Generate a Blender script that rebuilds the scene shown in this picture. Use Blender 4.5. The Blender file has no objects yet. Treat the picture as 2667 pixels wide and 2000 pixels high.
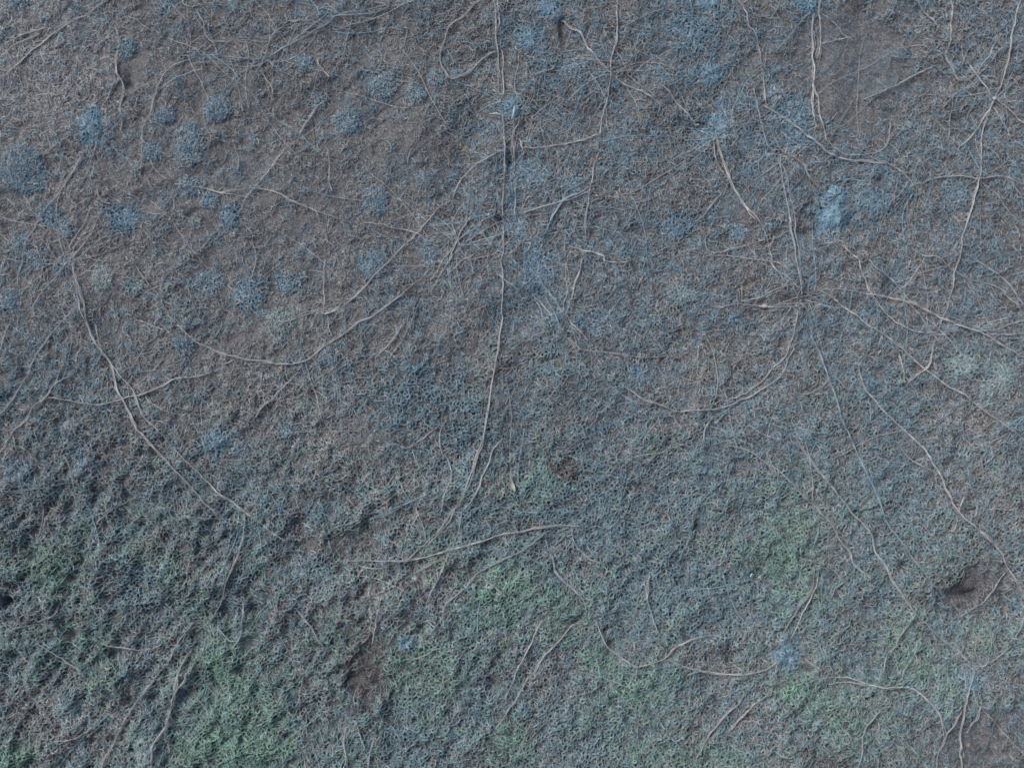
import bpy, math
import numpy as np

# ---------------------------------------------------------------- camera, sky, sun, exposure
S = 0.001                                   # one photo pixel on the ground = 1 mm
scene = bpy.context.scene
cam = bpy.data.objects.new("camera", bpy.data.cameras.new("camera"))
scene.collection.objects.link(cam)
cam.location = (0, 0, 3.0)
cam.rotation_euler = (0, 0, 0)
cam.data.sensor_width = 36.0
cam.data.lens = 36.0 * 3.0 / 2.667
cam.data.clip_start = 0.05
cam.data.clip_end = 500
scene.camera = cam

SUN_EL, SUN_AZ = math.radians(48), math.radians(-50)      # light from the upper left
world = bpy.data.worlds.new("World"); scene.world = world
world.use_nodes = True
wn = world.node_tree.nodes; wl = world.node_tree.links
sky = wn.new("ShaderNodeTexSky"); sky.sky_type = 'NISHITA'; sky.sun_disc = False
sky.air_density = .45; sky.dust_density = 4.0; sky.ozone_density = .3; sky.sun_elevation = SUN_EL; sky.sun_rotation = SUN_AZ
wl.new(sky.outputs[0], wn["Background"].inputs[0])
wn["Background"].inputs[1].default_value = 0.10
sd = bpy.data.lights.new("sun", 'SUN'); sd.energy = 1.2; sd.angle = math.radians(28); sd.color = (1.0, 0.98, 0.955)
sun = bpy.data.objects.new("sun", sd); scene.collection.objects.link(sun)
sun.rotation_euler = (math.pi/2 - SUN_EL, 0, math.pi - SUN_AZ)
scene.view_settings.view_transform = 'Standard'
scene.view_settings.look = 'None'
scene.view_settings.gamma = 1.0
scene.view_settings.exposure = 0.68
scene.cycles.filter_width = 1.6

# ---------------------------------------------------------------- fields over the ground (photo pixel units)
N_SHORT, N_MID, N_NET, N_LONG, N_TRAIL = 1300000, 820000, 580000, 26000, 850
rng = np.random.default_rng(7)
MX, MY = 300, 260
X0, X1, Y0, Y1 = -MX, 2667 + MX, -MY, 2000 + MY
RES = 2.0
GW, GH = int((X1 - X0) / RES), int((Y1 - Y0) / RES)
gx = X0 + (np.arange(GW) + .5) * RES
gy = Y0 + (np.arange(GH) + .5) * RES
GX, GY = np.meshgrid(gx, gy)
GX = GX.astype(np.float32); GY = GY.astype(np.float32)

def noise(lo, hi, seed, stretch=1.0, ang=0.0):
    """band-limited noise, wavelengths lo..hi px, unit variance"""
    r = np.random.default_rng(seed)
    f = np.fft.rfft2(r.standard_normal((GH, GW)).astype(np.float32))
    fy = np.fft.fftfreq(GH, RES)[:, None]; fx = np.fft.rfftfreq(GW, RES)[None, :]
    u = fx * math.cos(ang) + fy * math.sin(ang); v = (-fx * math.sin(ang) + fy * math.cos(ang)) 
    k = np.sqrt((u * stretch) ** 2 + v ** 2) + 1e-9
    c = math.sqrt(lo * hi); sg = math.log(hi / lo) / 2 + .15
    f *= np.exp(-(np.log(k * c) / sg) ** 2)
    o = np.fft.irfft2(f, s=(GH, GW)); o -= o.mean(); o /= o.std()
    return o.astype(np.float32)

def samp(F, x, y):
    u = np.clip((x - X0) / RES - .5, 0, GW - 1.001); v = np.clip((y - Y0) / RES - .5, 0, GH - 1.001)
    i = u.astype(np.int32); j = v.astype(np.int32); a = u - i; b = v - j
    return (F[j, i] * (1-a) * (1-b) + F[j, i+1] * a * (1-b) + F[j+1, i] * (1-a) * b + F[j+1, i+1] * a * b)

W = 1.2057
def blob(F, cx, cy, rx, ry, amt, ang=0.0, p=1.0, wob=None):
    c, s = math.cos(math.radians(ang)), math.sin(math.radians(ang))
    R = 3.2 * max(rx, ry)
    i0, i1 = int(max(0, (cx-R-X0)/RES)), int(min(GW, (cx+R-X0)/RES))
    j0, j1 = int(max(0, (cy-R-Y0)/RES)), int(min(GH, (cy+R-Y0)/RES))
    dx = GX[j0:j1, i0:i1] - cx; dy = GY[j0:j1, i0:i1] - cy
    if wob is not None:
        dx = dx + wob[0][j0:j1, i0:i1] * rx * .22; dy = dy + wob[1][j0:j1, i0:i1] * ry * .22
    d = ((dx*c + dy*s) / rx) ** 2 + ((-dx*s + dy*c) / ry) ** 2
    F[j0:j1, i0:i1] += amt * np.exp(-d ** p)

wob = (noise(30, 120, 91), noise(30, 120, 92))
lowA, lowB, lowC = noise(150, 600, 1), noise(150, 600, 2), noise(150, 600, 3)
midA, midB, midC, midD = noise(30, 140, 4), noise(30, 140, 5), noise(30, 140, 6), noise(25, 90, 14)

def ramp(v, a, b): return np.clip((v - a) / (b - a), 0, 1)
diag = GY - 0.0 * GX                                        # lower part of the frame is thicker growth
thick = ramp(GY + 60 * lowA, 750, 1450)                     # 0 top .. 1 bottom
left = ramp(GX + 60 * lowB, 700, 200)
right = ramp(GX + 80 * lowB, 1000, 1350)
DEN = 0.28 + 0.15 * right + 0.40 * thick + 0.10 * lowA + 0.26 * midA + .16 * midD
COA = 0.12 + 0.25 * right + 0.75 * thick * (0.6 + 0.4 * ramp(GX, 1900, 900)) + 0.25 * midB
BLU = 0.12 + 0.15 * right + 0.12 * thick + 0.09 * lowB + 0.14 * midC + .09 * midA + .07 * midD
GRN = 0.03 * thick * ramp(GX, 2300, 900) + 0.05 * lowC * thick + 0.05 * midB * thick
PALE = 0.10 + 0.10 * midD
HGT = 5 * lowC + 1.2 * midA + thick * ramp(GX, 1500, 100) * (7 * noise(110, 300, 21) + 3 * midB) + thick * 2.0 * midD

blob(DEN, 620, 330, 520, 300, -.16); blob(DEN, 2180, 180, 160, 160, -.3)
# pale, finely felted corner at the upper left
blob(PALE, 20, 130, 280, 280, 1.0); blob(DEN, 30, 200, 300, 260, 0.25); blob(BLU, 30, 200, 300, 280, -0.15); blob(COA, 30, 200, 300, 260, -.4)
# pale and brownish zones of the mat
for a in [(620,1010,190,120,.25),(250,620,180,200,.2),(1080,1260,120,80,.2),(1150,1500,110,70,.35),(200,1880,160,90,.45),(60,1800,90,90,.2),
          (1000,1540,160,80,.25),(2530,1100,110,80,.35),(1900,1000,160,140,.25),(2500,1330,170,120,.2),(1950,1820,180,120,.25),(850,1180,120,110,.25),
          (1500,860,120,120,.1),(900,1500,120,90,.3),(2570,1900,120,90,.25),(640,1850,90,90,.15),(740,830,90,60,.3)]:
    blob(PALE, *a); blob(BLU, a[0], a[1], a[2], a[3], -.7*a[4])
# green growth
for a in [(1310,1545,110,100,.42),(630,1820,130,110,.40),(2040,1430,90,130,.46),(130,1480,90,70,.42),(1650,1810,90,70,.38),(2075,1800,60,50,.42),
          (670,1960,110,60,.55),(2210,1880,110,90,.30),(1075,1735,120,80,.36),(1560,1720,50,40,.42),(40,1975,60,50,.60),(2400,1740,90,60,.36),
          (1320,1930,70,60,.42),(560,1690,90,80,.28),(1400,1240,70,60,.24),(420,1440,70,50,.15),(870,1680,70,60,.20),(330,1360,80,70,.1),(2330,1640,90,60,.22),
          (500,1960,70,60,.35),(1660,1960,90,50,.28),(1480,1620,70,70,.2),(220,1700,90,90,.2),(1200,1450,70,50,.15),(1840,1980,80,60,.35),(2550,1620,50,60,.25)]:
    blob(GRN, *a, wob=wob)
# diffuse blue areas
for a in [(1430,1200,200,150,.15),(1120,1060,150,100,.22),(1050,1010,90,60,.2),(1600,830,130,90,.22),(1700,1400,200,160,.16),(1390,690,90,80,.25),(1450,790,60,80,.2),
          (1050,1900,120,80,.25),(850,1500,110,60,.3),(620,1300,130,80,.15),(1340,450,90,70,.28),(1850,300,110,120,.2),(2050,350,70,80,.28),(2250,480,130,90,.22),
          (1900,1180,110,70,.2),(2300,1200,200,200,.12),(2440,1880,60,80,.32),(2650,1880,40,60,.3),(100,960,90,70,.32),(230,870,110,60,.14),(1230,1390,60,50,.2),(2260,1080,90,60,.1),
          (1790,50,90,120,.35),(2000,1560,90,100,.2),(1780,1600,120,100,.2),(1440,180,90,70,.2),(680,1400,90,60,.15),(1240,1990,80,60,.1),(420,1880,90,60,.3),(820,1310,60,50,.3)]:
    blob(BLU, *a, wob=wob)
# coarse, knotted growth with dark gaps
for a in [(340,1200,140,100,.5),(1120,1030,170,90,.6),(200,1550,240,200,.5),(560,1600,160,120,.4),(1550,1330,150,100,.3),(1500,560,150,120,.3),(1850,320,120,90,.5),(2130,130,60,40,-.8)]:
    blob(COA, *a)
# bare brown ground, cx cy rx ry amount angle
BARE = [(950,1750,50,90,.42),(1475,1222,48,36,.40),(2550,1512,66,44,1.8,-20),(2482,1562,46,42,1.5),(2235,125,140,90,.95),(2190,250,115,90,.8),(1455,75,42,26,.75),
        (412,452,38,26,.85,20),(1300,590,48,26,.62),(2085,780,48,26,.6),(2560,1935,140,95,1.1),(2600,1840,80,60,.7),(1560,905,60,45,.35),(800,1410,52,30,.5),
        (880,1420,50,24,.4),(710,1068,30,24,.7),(2350,1890,70,60,.3),(520,240,46,40,.3),(600,150,45,40,.35),(660,230,60,30,.4),(1080,430,80,40,.25),(700,520,160,100,.16),
        (1000,330,150,120,.12),(350,175,32,38,.5),(350,225,26,30,.5),(1600,560,60,45,.3),(1900,560,60,60,.32),(1830,430,46,30,.28),(1950,170,45,60,.3),(1780,260,36,40,.3),(1540,300,46,40,.3),
        (1690,680,60,40,.25),(1740,130,40,60,.25),(1010,1330,80,60,.12),(2000,790,60,40,.1),(390,960,36,26,.3),(1260,1990,80,30,.3),(2170,1990,60,30,.6),(2320,1755,20,20,.6),
        (2245,1750,16,22,.6),(1880,1700,50,26,.35),(2060,1540,26,20,.35),(2170,1540,26,26,.4),(480,320,16,30,.3),(30,480,70,26,.4),(1460,320,30,26,.3),(1290,810,40,30,.2),
        (1310,180,80,46,.15),(2480,1990,100,50,.3),(660,880,40,26,.3),(1760,440,50,30,.25),(2280,330,60,40,.22),(2640,600,60,60,.12)]
for b in BARE: blob(DEN, b[0], b[1], b[2], b[3], -1.15*b[4], b[5] if len(b) > 5 else 0, 1.4, wob); blob(HGT, b[0], b[1], b[2]*1.1, b[3]*1.1, -5*b[4], 0, 1.3, wob)
# dark hollows: cx cy rx ry depth
PITS = [(2528,1549,20,12,55),(590,1603,24,26,40),(192,1525,22,20,35),(180,1618,20,26,38),(200,1650,14,18,30),(70,1434,22,26,34),(660,1590,22,14,34),(610,1650,18,16,30),(1904,1708,11,18,40),
        (1824,1375,16,14,22),(1465,82,9,26,30),(450,1620,14,12,24),(300,1700,18,20,24),(286,1712,16,14,20),(1100,1637,16,12,32),(180,1330,12,20,22),(155,1100,12,20,24),(394,1230,12,10,24),
        (560,1480,18,12,26),(210,1470,12,22,26),(30,1570,24,16,24),(1490,1625,18,14,20),(1450,1590,14,24,22),(1290,1780,24,16,20),(1970,1490,10,14,16),(945,1700,20,16,22),(950,1790,22,24,24),
        (920,1770,16,16,20),(2255,1590,10,8,18),(2300,490,16,26,20),(2132,560,30,44,36),(2215,590,18,26,18),(1465,500,22,14,16),(690,925,20,12,16),(335,1310,20,14,18),(105,1045,16,22,18),(2320,745,12,24,16),
        (1830,330,26,12,22),(1860,345,14,18,18),(340,210,8,14,18),(1330,400,10,30,16),(2035,400,16,12,12),(2360,1475,12,18,18),(2620,1530,14,24,22),(2615,1575,18,16,16),(390,1180,40,12,12),
        (30,510,50,10,14),(1780,1440,16,16,14),(1520,1480,14,12,12),(500,560,12,14,10),(2450,940,18,10,14),(1760,1500,12,12,12),(320,1560,26,12,20),(390,1600,20,12,20),(280,1530,14,20,16)]
for b in PITS: blob(HGT, b[0], b[1], b[2]*1.15, b[3]*1.15, -.65*b[4], 0, 1.2, wob); blob(DEN, b[0], b[1], b[2]*1.1, b[3]*1.1, -.9, 0, 1.5, wob)
# swells of growth
for a in [(60,1530,60,50,14),(250,1600,50,60,16),(120,1650,60,50,12),(420,1700,90,50,12),(180,1850,35,70,14),(400,1920,50,70,14),(2174,541,40,70,14),(2600,1000,50,50,8),(470,1540,60,40,14),
          (90,1240,60,60,8),(300,1460,70,40,12)]:
    blob(HGT, *a)
# ---------------------------------------------------------------- blue patches and tufts: cx cy rx ry density kind label
# kinds: r round felted patch, t loose tuft, s star or cloud of bright fuzz
PATCHES = [
(62,444,64,62,1.0,'r',"big round blue patch at the left edge"),
(49,6,28,26,.6,'r',"faint blue patch cut by the top edge at the far left"),
(332,127,24,28,.9,'r',"small round blue patch beside the crooked pale strand"),
(434,301,24,24,.8,'r',"small round blue patch inside the bow shaped strand"),
(567,285,34,32,.9,'r',"round blue patch standing right of the bow shaped strand"),
(494,375,42,48,.9,'r',"large lopsided blue patch with a dark notch in its upper left"),
(796,169,25,20,.9,'r',"small blue patch under a bent strand near the top"),
(830,263,19,20,.7,'r',"faintest small patch at the head of the stiff pale bristle"),
(904,317,33,33,.9,'r',"round blue patch with an open middle, right of the pale bristle"),
(1001,225,35,30,.9,'r',"blue patch, left one of three in a row near the top"),
(1085,247,27,24,.9,'r',"blue patch, middle one of three in a row near the top"),
(1136,205,22,20,.6,'r',"blue patch, right one of three in a row near the top"),
(980,524,32,34,.8,'r',"round blue patch alone on open ground left of the middle"),
(965,687,32,34,.8,'r',"round blue patch just above the long pale sweeping strand"),
(750,735,34,30,.8,'r',"round blue patch with a dark speck under it"),
(542,735,44,28,.7,'r',"wide oval blue patch left of the fan shaped tuft"),
(651,768,34,40,.8,'t',"fan shaped blue tuft under the zigzag strand"),
(1118,657,26,30,.6,'r',"faint blue patch under the fan of strands"),
(243,330,32,52,1.0,'v',"bright tapering blue tuft, wide above and narrow below"),
(398,395,26,24,.7,'r',"faint blue patch at the foot of the bow shaped strand"),
(500,488,30,24,.7,'r',"blue patch at the left of the joined pair under the bare notch"),
(547,523,24,24,.7,'r',"blue patch at the right of the joined pair under the bare notch"),
(600,566,22,24,1.0,'t',"small hooked blue tuft where three thin strands meet"),
(321,570,42,34,.8,'t',"ragged blue tuft in the middle of the left side"),
(130,562,34,28,.7,'r',"blue patch crossed by the knotted strand at left"),
(171,594,24,24,.7,'r',"blue patch touching the right side of the knotted strand patch"),
(55,631,22,26,.7,'r',"upright oval blue patch near the left edge"),
(94,678,24,24,.7,'r',"blue patch just below the upright oval one near the left edge"),
(159,697,22,22,.6,'r',"blue patch left of the start of the main left strand"),
(268,725,30,34,.8,'r',"teal blue patch right of the start of the main left strand"),
(354,745,20,16,.9,'t',"small bright blue tuft right of the teal blue patch"),
(24,786,26,34,.7,'r',"tall faint blue patch touching the left edge"),
(732,838,34,32,.8,'r',"teal patch at the forked tip of the long pale strand"),
(484,900,26,24,.5,'r',"dim blue patch under the garland strand"),
(563,1146,30,26,1.2,'t',"bright blue knot of growth left of the middle"),
(797,1067,26,26,.5,'r',"dim teal patch in the middle of the left half"),
(858,928,28,24,.5,'r',"pale blue patch at the right end of the garland strand"),
(49,1230,34,36,.6,'r',"broad faint blue patch low on the left edge"),
(216,1205,32,28,.5,'r',"faint blue patch right of the broad one low on the left"),
(1848,6,30,28,1.5,'s',"bright blue tuft at the top edge right of the middle"),
(2100,14,22,20,1.3,'s',"small bright blue tuft above the pale pair of strands"),
(1852,199,28,26,.9,'s',"loose blue star of fuzz below the bright top tuft"),
(1800,90,44,44,.5,'t',"wide blue haze of fuzz left of the bright top tuft"),
(2084,277,30,28,.7,'r',"blue patch just left of the pale pair of strands"),
(2019,244,26,24,.6,'r',"faint blue patch left of the one beside the pale pair"),
(2168,566,32,46,1.5,'s',"brightest blue cloud of fuzz, at right"),
(2178,512,22,22,1.1,'s',"small blue crest on top of the brightest blue cloud"),
(1924,606,24,24,.7,'r',"blue patch left of the end of the thick rope"),
(2483,513,40,38,.6,'r',"blue patch right of the falling strand"),
(2270,530,50,26,.7,'t',"blue streak of fuzz reaching right from the brightest cloud"),
(1429,16,34,30,1.0,'s',"blue tuft at the top edge in the middle"),
(1376,105,26,28,1.0,'s',"blue star of fuzz below the top middle tuft"),
(1338,285,26,18,.9,'s',"bright blue cluster where the upright strands meet"),
(1372,460,46,40,.8,'r',"broad blue patch right of the long upright strand"),
(1490,183,40,30,.5,'r',"faint patch left of the star shaped crossing"),
(1775,768,28,22,1.2,'t',"pale teal tuft right of the middle"),
(1572,843,55,40,.4,'r',"very broad faint blue patch right of the middle"),
(1059,1671,9,10,1.6,'s',"tiny bright blue speck of fuzz in the lower middle"),
(2048,1706,26,28,.9,'s',"blue white fluff where many strands gather"),
(183,1834,24,44,1.0,'t',"tall pale teal tuft in the far lower left"),
(385,1945,30,50,1.0,'t',"pale teal tuft at the thick frayed strand near the bottom"),
(2507,953,46,30,.9,'t',"pale teal tuft near the right edge"),
(2609,985,22,46,.9,'t',"upright pale tuft closest to the right edge"),
(2564,1028,16,40,.9,'t',"narrow blue tuft left of the upright pale tuft"),
(430,4,14,30,1.3,'t',"narrow blue streak hanging from the top edge at left"),
(1400,690,34,60,.7,'t',"tall blue tuft left of the little fork"),
(1345,590,30,24,.6,'t',"blue growth right under the dark knot"),
(2070,330,34,60,.8,'t',"tall blue tuft between the crooked strand and the patch"),
(1480,480,26,16,.9,'t',"small blue knot on the slanting blue bundle"),
(1760,590,40,30,.7,'t',"blue star shaped tuft below the level curved strand"),
(1870,330,40,30,.7,'t',"coarse blue tuft over the dark gap"),
(1660,970,22,22,.7,'t',"small blue tuft at the start of the hanging curve"),
(1210,1430,40,26,.5,'t',"teal growth along the long strand in the middle"),
(2530,1770,34,26,.7,'t',"blue growth right of the star shaped node"),
]
for cx_, cy_, rx_, ry_, den_, kind_, lab_ in PATCHES:
    if kind_ == 'r': blob(DEN, cx_, cy_ + 3, rx_*1.45, ry_*1.45, -.30 if cx_ < 1250 else -.16, 0, 1.6)
ST = noise(32, 130, 41, 2.4, math.radians(-53)); ST2 = noise(70, 260, 42, 2.0, math.radians(-60))
sl = thick * ramp(GX, 2600, 700)
HGT += sl * (2.2 * ST + 3.5 * ST2); DEN += thick * (.18 * ST + .14 * ST2 + .08 * midA) + sl * (.10 * ST + .10 * midD); BLU += .16 * sl; PALE += thick * .10 * ST2; COA += thick * .12 * ST2
DEN = np.clip(DEN, 0, 1); COA = np.clip(COA, 0, 1); BLU = np.clip(BLU, 0, 1); GRN = np.clip(GRN * 1.3, 0, 1)
BRN = np.zeros_like(DEN)
for a in [(950,1745,56,96,1.3),(1475,1222,46,36,1.0),(1300,588,46,26,.8),(2085,775,48,26,.7),(800,1415,46,24,.7),(1560,905,60,40,.4),(2510,1540,85,52,1.0),(860,1430,50,24,.5),
          (2550,1960,100,60,.5),(2170,1990,60,40,.7),(1880,1700,50,26,.5),(2060,1740,50,26,.3),(1260,1990,60,26,.5),(1290,810,30,20,.3),(412,452,40,30,.4),(1455,75,40,26,.5)]:
    blob(BRN, *a, 0, 1.3, wob)
BRN = np.clip(BRN, 0, 1); PALE = np.clip(PALE, 0, 1)

# network guides: growth gathers along the zero lines of these fields
NETS = []
for lo, hi, sd_ in ((7, 16, 31), (11, 30, 32), (60, 110, 33)):
    n = noise(lo, hi, sd_, 1.25, math.radians(120)); g = np.gradient(n, RES)
    NETS.append((n, g[1].astype(np.float32), g[0].astype(np.float32)))

def pull(x, y, k, amt, lim):
    n, nx, ny = NETS[k]
    v = samp(n, x, y); a = samp(nx, x, y); b = samp(ny, x, y)
    g2 = a*a + b*b + .15 * (1.0 / (14 * (k+1))) ** 2
    mx = v * a / g2; my = v * b / g2; m = np.sqrt(mx*mx + my*my) + 1e-6
    sc = amt * np.minimum(m, lim) / m
    return x - mx*sc, y - my*sc

def grow(x, y, K, step, curl, follow, r, k=0, ang=None, coa=None):
    n = len(x)
    th = r.uniform(0, 2*math.pi, n) if ang is None else ang.copy()
    w = r.normal(0, curl, n)
    P = np.empty((n, K, 2), np.float32)
    for i in range(K):
        P[:, i, 0] = x; P[:, i, 1] = y
        if follow > 0:
            a = samp(NETS[k][1], x, y); b = samp(NETS[k][2], x, y)
            t = np.arctan2(a, -b); t = np.where(np.cos(t - th) < 0, t + math.pi, t)
            th = th + follow * np.sin(t - th)
        w = w * .6 + r.normal(0, curl, n)
        th = th + w
        x = x + step * np.cos(th); y = y + step * np.sin(th)
    if coa is not None:
        X, Y = P[..., 0].copy(), P[..., 1].copy()
        px, py = X, Y
        ap = np.random.default_rng(int(n) + 5).uniform(.05, .85, (n, 1)).astype(np.float32)
        for _ in range(3): px, py = pull(px, py, 0, ap, 4)
        c = (coa[:, None] > .55); qx, qy = X, Y
        am = np.random.default_rng(int(n)).uniform(.1, .8, (n, 1)).astype(np.float32)
        for _ in range(3): qx, qy = pull(qx, qy, 1, am, 7)
        P[..., 0] = np.where(c, qx, px); P[..., 1] = np.where(c, qy, py)
    return P

# ---------------------------------------------------------------- mesh helpers
def relief(x, y): return samp(HGT, x, y)

def tubes(P, Z, R, sides):
    """P (n,K,2) px, Z (n,K) px, R (n,K) px -> verts (m,3) metres, quads"""
    n, K, _ = P.shape
    T = np.empty_like(P); T[:, 1:-1] = P[:, 2:] - P[:, :-2]; T[:, 0] = P[:, 1] - P[:, 0]; T[:, -1] = P[:, -1] - P[:, -2]
    T /= (np.linalg.norm(T, axis=2, keepdims=True) + 1e-6)
    Nx, Ny = -T[..., 1], T[..., 0]
    V = np.empty((n, K, sides, 3), np.float32)
    offs = ([(-1, -.3), (0, .9), (1, -.3)] if sides == 3 else [(math.cos(a), math.sin(a)) for a in [math.pi*2*i/sides for i in range(sides)]])
    for s, (a, b) in enumerate(offs):
        V[:, :, s, 0] = (P[..., 0] + Nx*R*a - 1333.5) * S
        V[:, :, s, 1] = -(P[..., 1] + Ny*R*a - 1000.0) * S
        V[:, :, s, 2] = (Z + R*b) * S
    idx = np.arange(n*K*sides, dtype=np.int32).reshape(n, K, sides)
    q = []
    for s in range(2 if sides == 3 else sides):
        t = (s+1) % sides
        q.append(np.stack([idx[:, :-1, s], idx[:, :-1, t], idx[:, 1:, t], idx[:, 1:, s]], -1).reshape(-1, 4))
    return V.reshape(-1, 3), np.concatenate(q)

def make_mesh(name, V, Q, C, mat):
    me = bpy.data.meshes.new(name)
    me.vertices.add(len(V)); me.vertices.foreach_set("co", V.ravel().astype(np.float32))
    me.loops.add(Q.size); me.loops.foreach_set("vertex_index", Q.ravel().astype(np.int32))
    me.polygons.add(len(Q)); me.polygons.foreach_set("loop_start", np.arange(0, Q.size, Q.shape[1], dtype=np.int32))
    me.polygons.foreach_set("use_smooth", np.ones(len(Q), bool))
    me.update(calc_edges=True)
    if C is not None:
        at = me.attributes.new("Col", 'FLOAT_COLOR', 'POINT')
        D = np.ones((len(V), 4), np.float32); D[:, :3] = C
        at.data.foreach_set("color", D.ravel())
    me.materials.append(mat)
    ob = bpy.data.objects.new(name, me); scene.collection.objects.link(ob)
    return ob

def tag(o, label=None, cat=None, group=None, kind=None):
    if label: o["label"] = label
    if cat: o["category"] = cat
    if group: o["group"] = group
    if kind: o["kind"] = kind
    return o

# ---------------------------------------------------------------- materials
def fibre_material():
    m = bpy.data.materials.new("fibre"); m.use_nodes = True
    nt = m.node_tree; b = nt.nodes["Principled BSDF"]
    a = nt.nodes.new("ShaderNodeAttribute"); a.attribute_name = "Col"
    tc = nt.nodes.new("ShaderNodeTexCoord"); nz = nt.nodes.new("ShaderNodeTexNoise")
    nz.inputs["Scale"].default_value = 90; nz.inputs["Detail"].default_value = 3
    mr = nt.nodes.new("ShaderNodeMapRange"); mr.inputs[1].default_value = .3; mr.inputs[2].default_value = .7
    mr.inputs[3].default_value = .82; mr.inputs[4].default_value = 1.15
    mx = nt.nodes.new("ShaderNodeVectorMath"); mx.operation = 'SCALE'
    nt.links.new(tc.outputs["Object"], nz.inputs["Vector"]); nt.links.new(nz.outputs[0], mr.inputs[0])
    nt.links.new(a.outputs["Color"], mx.inputs[0]); nt.links.new(mr.outputs[0], mx.inputs["Scale"])
    nt.links.new(mx.outputs[0], b.inputs["Base Color"])
    b.inputs["Roughness"].default_value = .9
    b.inputs["Specular IOR Level"].default_value = .12
    return m
FIB = fibre_material()

def ground_material():
    m = bpy.data.materials.new("soil"); m.use_nodes = True
    nt = m.node_tree; N = nt.nodes; L = nt.links; b = N["Principled BSDF"]
    tc = N.new("ShaderNodeTexCoord")
    def nz(scale, det, rough=.6):
        n = N.new("ShaderNodeTexNoise"); n.inputs["Scale"].default_value = scale; n.inputs["Detail"].default_value = det
        n.inputs["Roughness"].default_value = rough; L.new(tc.outputs["Object"], n.inputs["Vector"]); return n
    big, fine, speck = nz(3.0, 6), nz(170, 4, .8), nz(420, 2, .7)
    r1 = N.new("ShaderNodeValToRGB"); r1.color_ramp.elements[0].position = .33; r1.color_ramp.elements[1].position = .68
    r1.color_ramp.elements[0].color = GROUND_A; r1.color_ramp.elements[1].color = GROUND_B
    L.new(big.outputs[0], r1.inputs[0])
    r2 = N.new("ShaderNodeValToRGB"); r2.color_ramp.elements[0].position = .40; r2.color_ramp.elements[1].position = .62
    r2.color_ramp.elements[0].color = (.55, .55, .56, 1); r2.color_ramp.elements[1].color = (1.45, 1.45, 1.48, 1)
    L.new(fine.outputs[0], r2.inputs[0])
    at = N.new("ShaderNodeAttribute"); at.attribute_name = "Col"
    tn = N.new("ShaderNodeMix"); tn.data_type = 'RGBA'; tn.blend_type = 'MULTIPLY'; tn.inputs[0].default_value = 1
    L.new(r1.outputs[0], tn.inputs[6]); L.new(at.outputs["Color"], tn.inputs[7])
    mu = N.new("ShaderNodeMix"); mu.data_type = 'RGBA'; mu.blend_type = 'MULTIPLY'; mu.inputs[0].default_value = 1
    L.new(tn.outputs[2], mu.inputs[6]); L.new(r2.outputs[0], mu.inputs[7])
    r3 = N.new("ShaderNodeValToRGB"); r3.color_ramp.elements[0].position = .60; r3.color_ramp.elements[1].position = .68
    L.new(speck.outputs[0], r3.inputs[0])
    m2 = N.new("ShaderNodeMix"); m2.data_type = 'RGBA'; L.new(r3.outputs[0], m2.inputs[0])
    L.new(mu.outputs[2], m2.inputs[6]); m2.inputs[7].default_value = (.27, .27, .28, 1)
    L.new(m2.outputs[2], b.inputs["Base Color"])
    b.inputs["Roughness"].default_value = .9; b.inputs["Specular IOR Level"].default_value = .2
    bp = N.new("ShaderNodeBump"); bp.inputs["Strength"].default_value = .8; bp.inputs["Distance"].default_value = .006
    L.new(fine.outputs[0], bp.inputs["Height"]); L.new(bp.outputs[0], b.inputs["Normal"])
    return m
GROUND_A = (.101, .104, .108, 1); GROUND_B = (.141, .145, .149, 1)

# ---------------------------------------------------------------- the ground: one sheet, fine here and running out to 60 m
def axis(a, b, st):
    mid = np.arange(a, b + st, st, dtype=np.float64)
    out = np.array([60, 160, 400, 1000, 2500, 7000, 20000, 60000], float)
    return np.concatenate([a - out[::-1], mid, mid[-1] + out])
ax, ay = axis(X0, X1, 6), axis(Y0, Y1, 6)
AX, AY = np.meshgrid(ax, ay)
hz = relief(AX.astype(np.float32), AY.astype(np.float32))
V = np.stack([(AX - 1333.5) * S, -(AY - 1000) * S, hz * S], -1).reshape(-1, 3)
ii = np.arange(V.shape[0]).reshape(AX.shape)
Q = np.stack([ii[:-1, :-1], ii[1:, :-1], ii[1:, 1:], ii[:-1, 1:]], -1).reshape(-1, 4)
fx, fy = AX.astype(np.float32), AY.astype(np.float32)
gap_shade = samp((np.clip(thick * 1.2 + .35 * right, 0, 1.2) * np.clip(DEN * 1.6, 0, 1)).astype(np.float32), fx, fy)[..., None]  # soil darkened under dense growth: shade in the mat's gaps, put into the colour
gc = 1 - .42 * gap_shade + .55 * samp(PALE, fx, fy)[..., None] * np.array([1.0, 1.0, 1.02]) + samp(BLU, fx, fy)[..., None] * np.array([-.06, .05, .16]) + samp(GRN, fx, fy)[..., None] * np.array([-.1, .12, .04]) + samp(BRN, fx, fy)[..., None] * np.array([-.30, -.31, -.29])
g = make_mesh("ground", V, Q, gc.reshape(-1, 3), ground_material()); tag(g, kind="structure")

# ---------------------------------------------------------------- fibres of the mat
GREY = np.array([.288, .314, .322]); TAN = np.array([.260, .267, .270]); BLUE = np.array([.165, .265, .345]); TEAL = np.array([.192, .295, .335])
GREEN = np.array([.205, .345, .285]); BROWN = np.array([.152, .143, .146]); DARK = np.array([.16, .16, .17])

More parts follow.
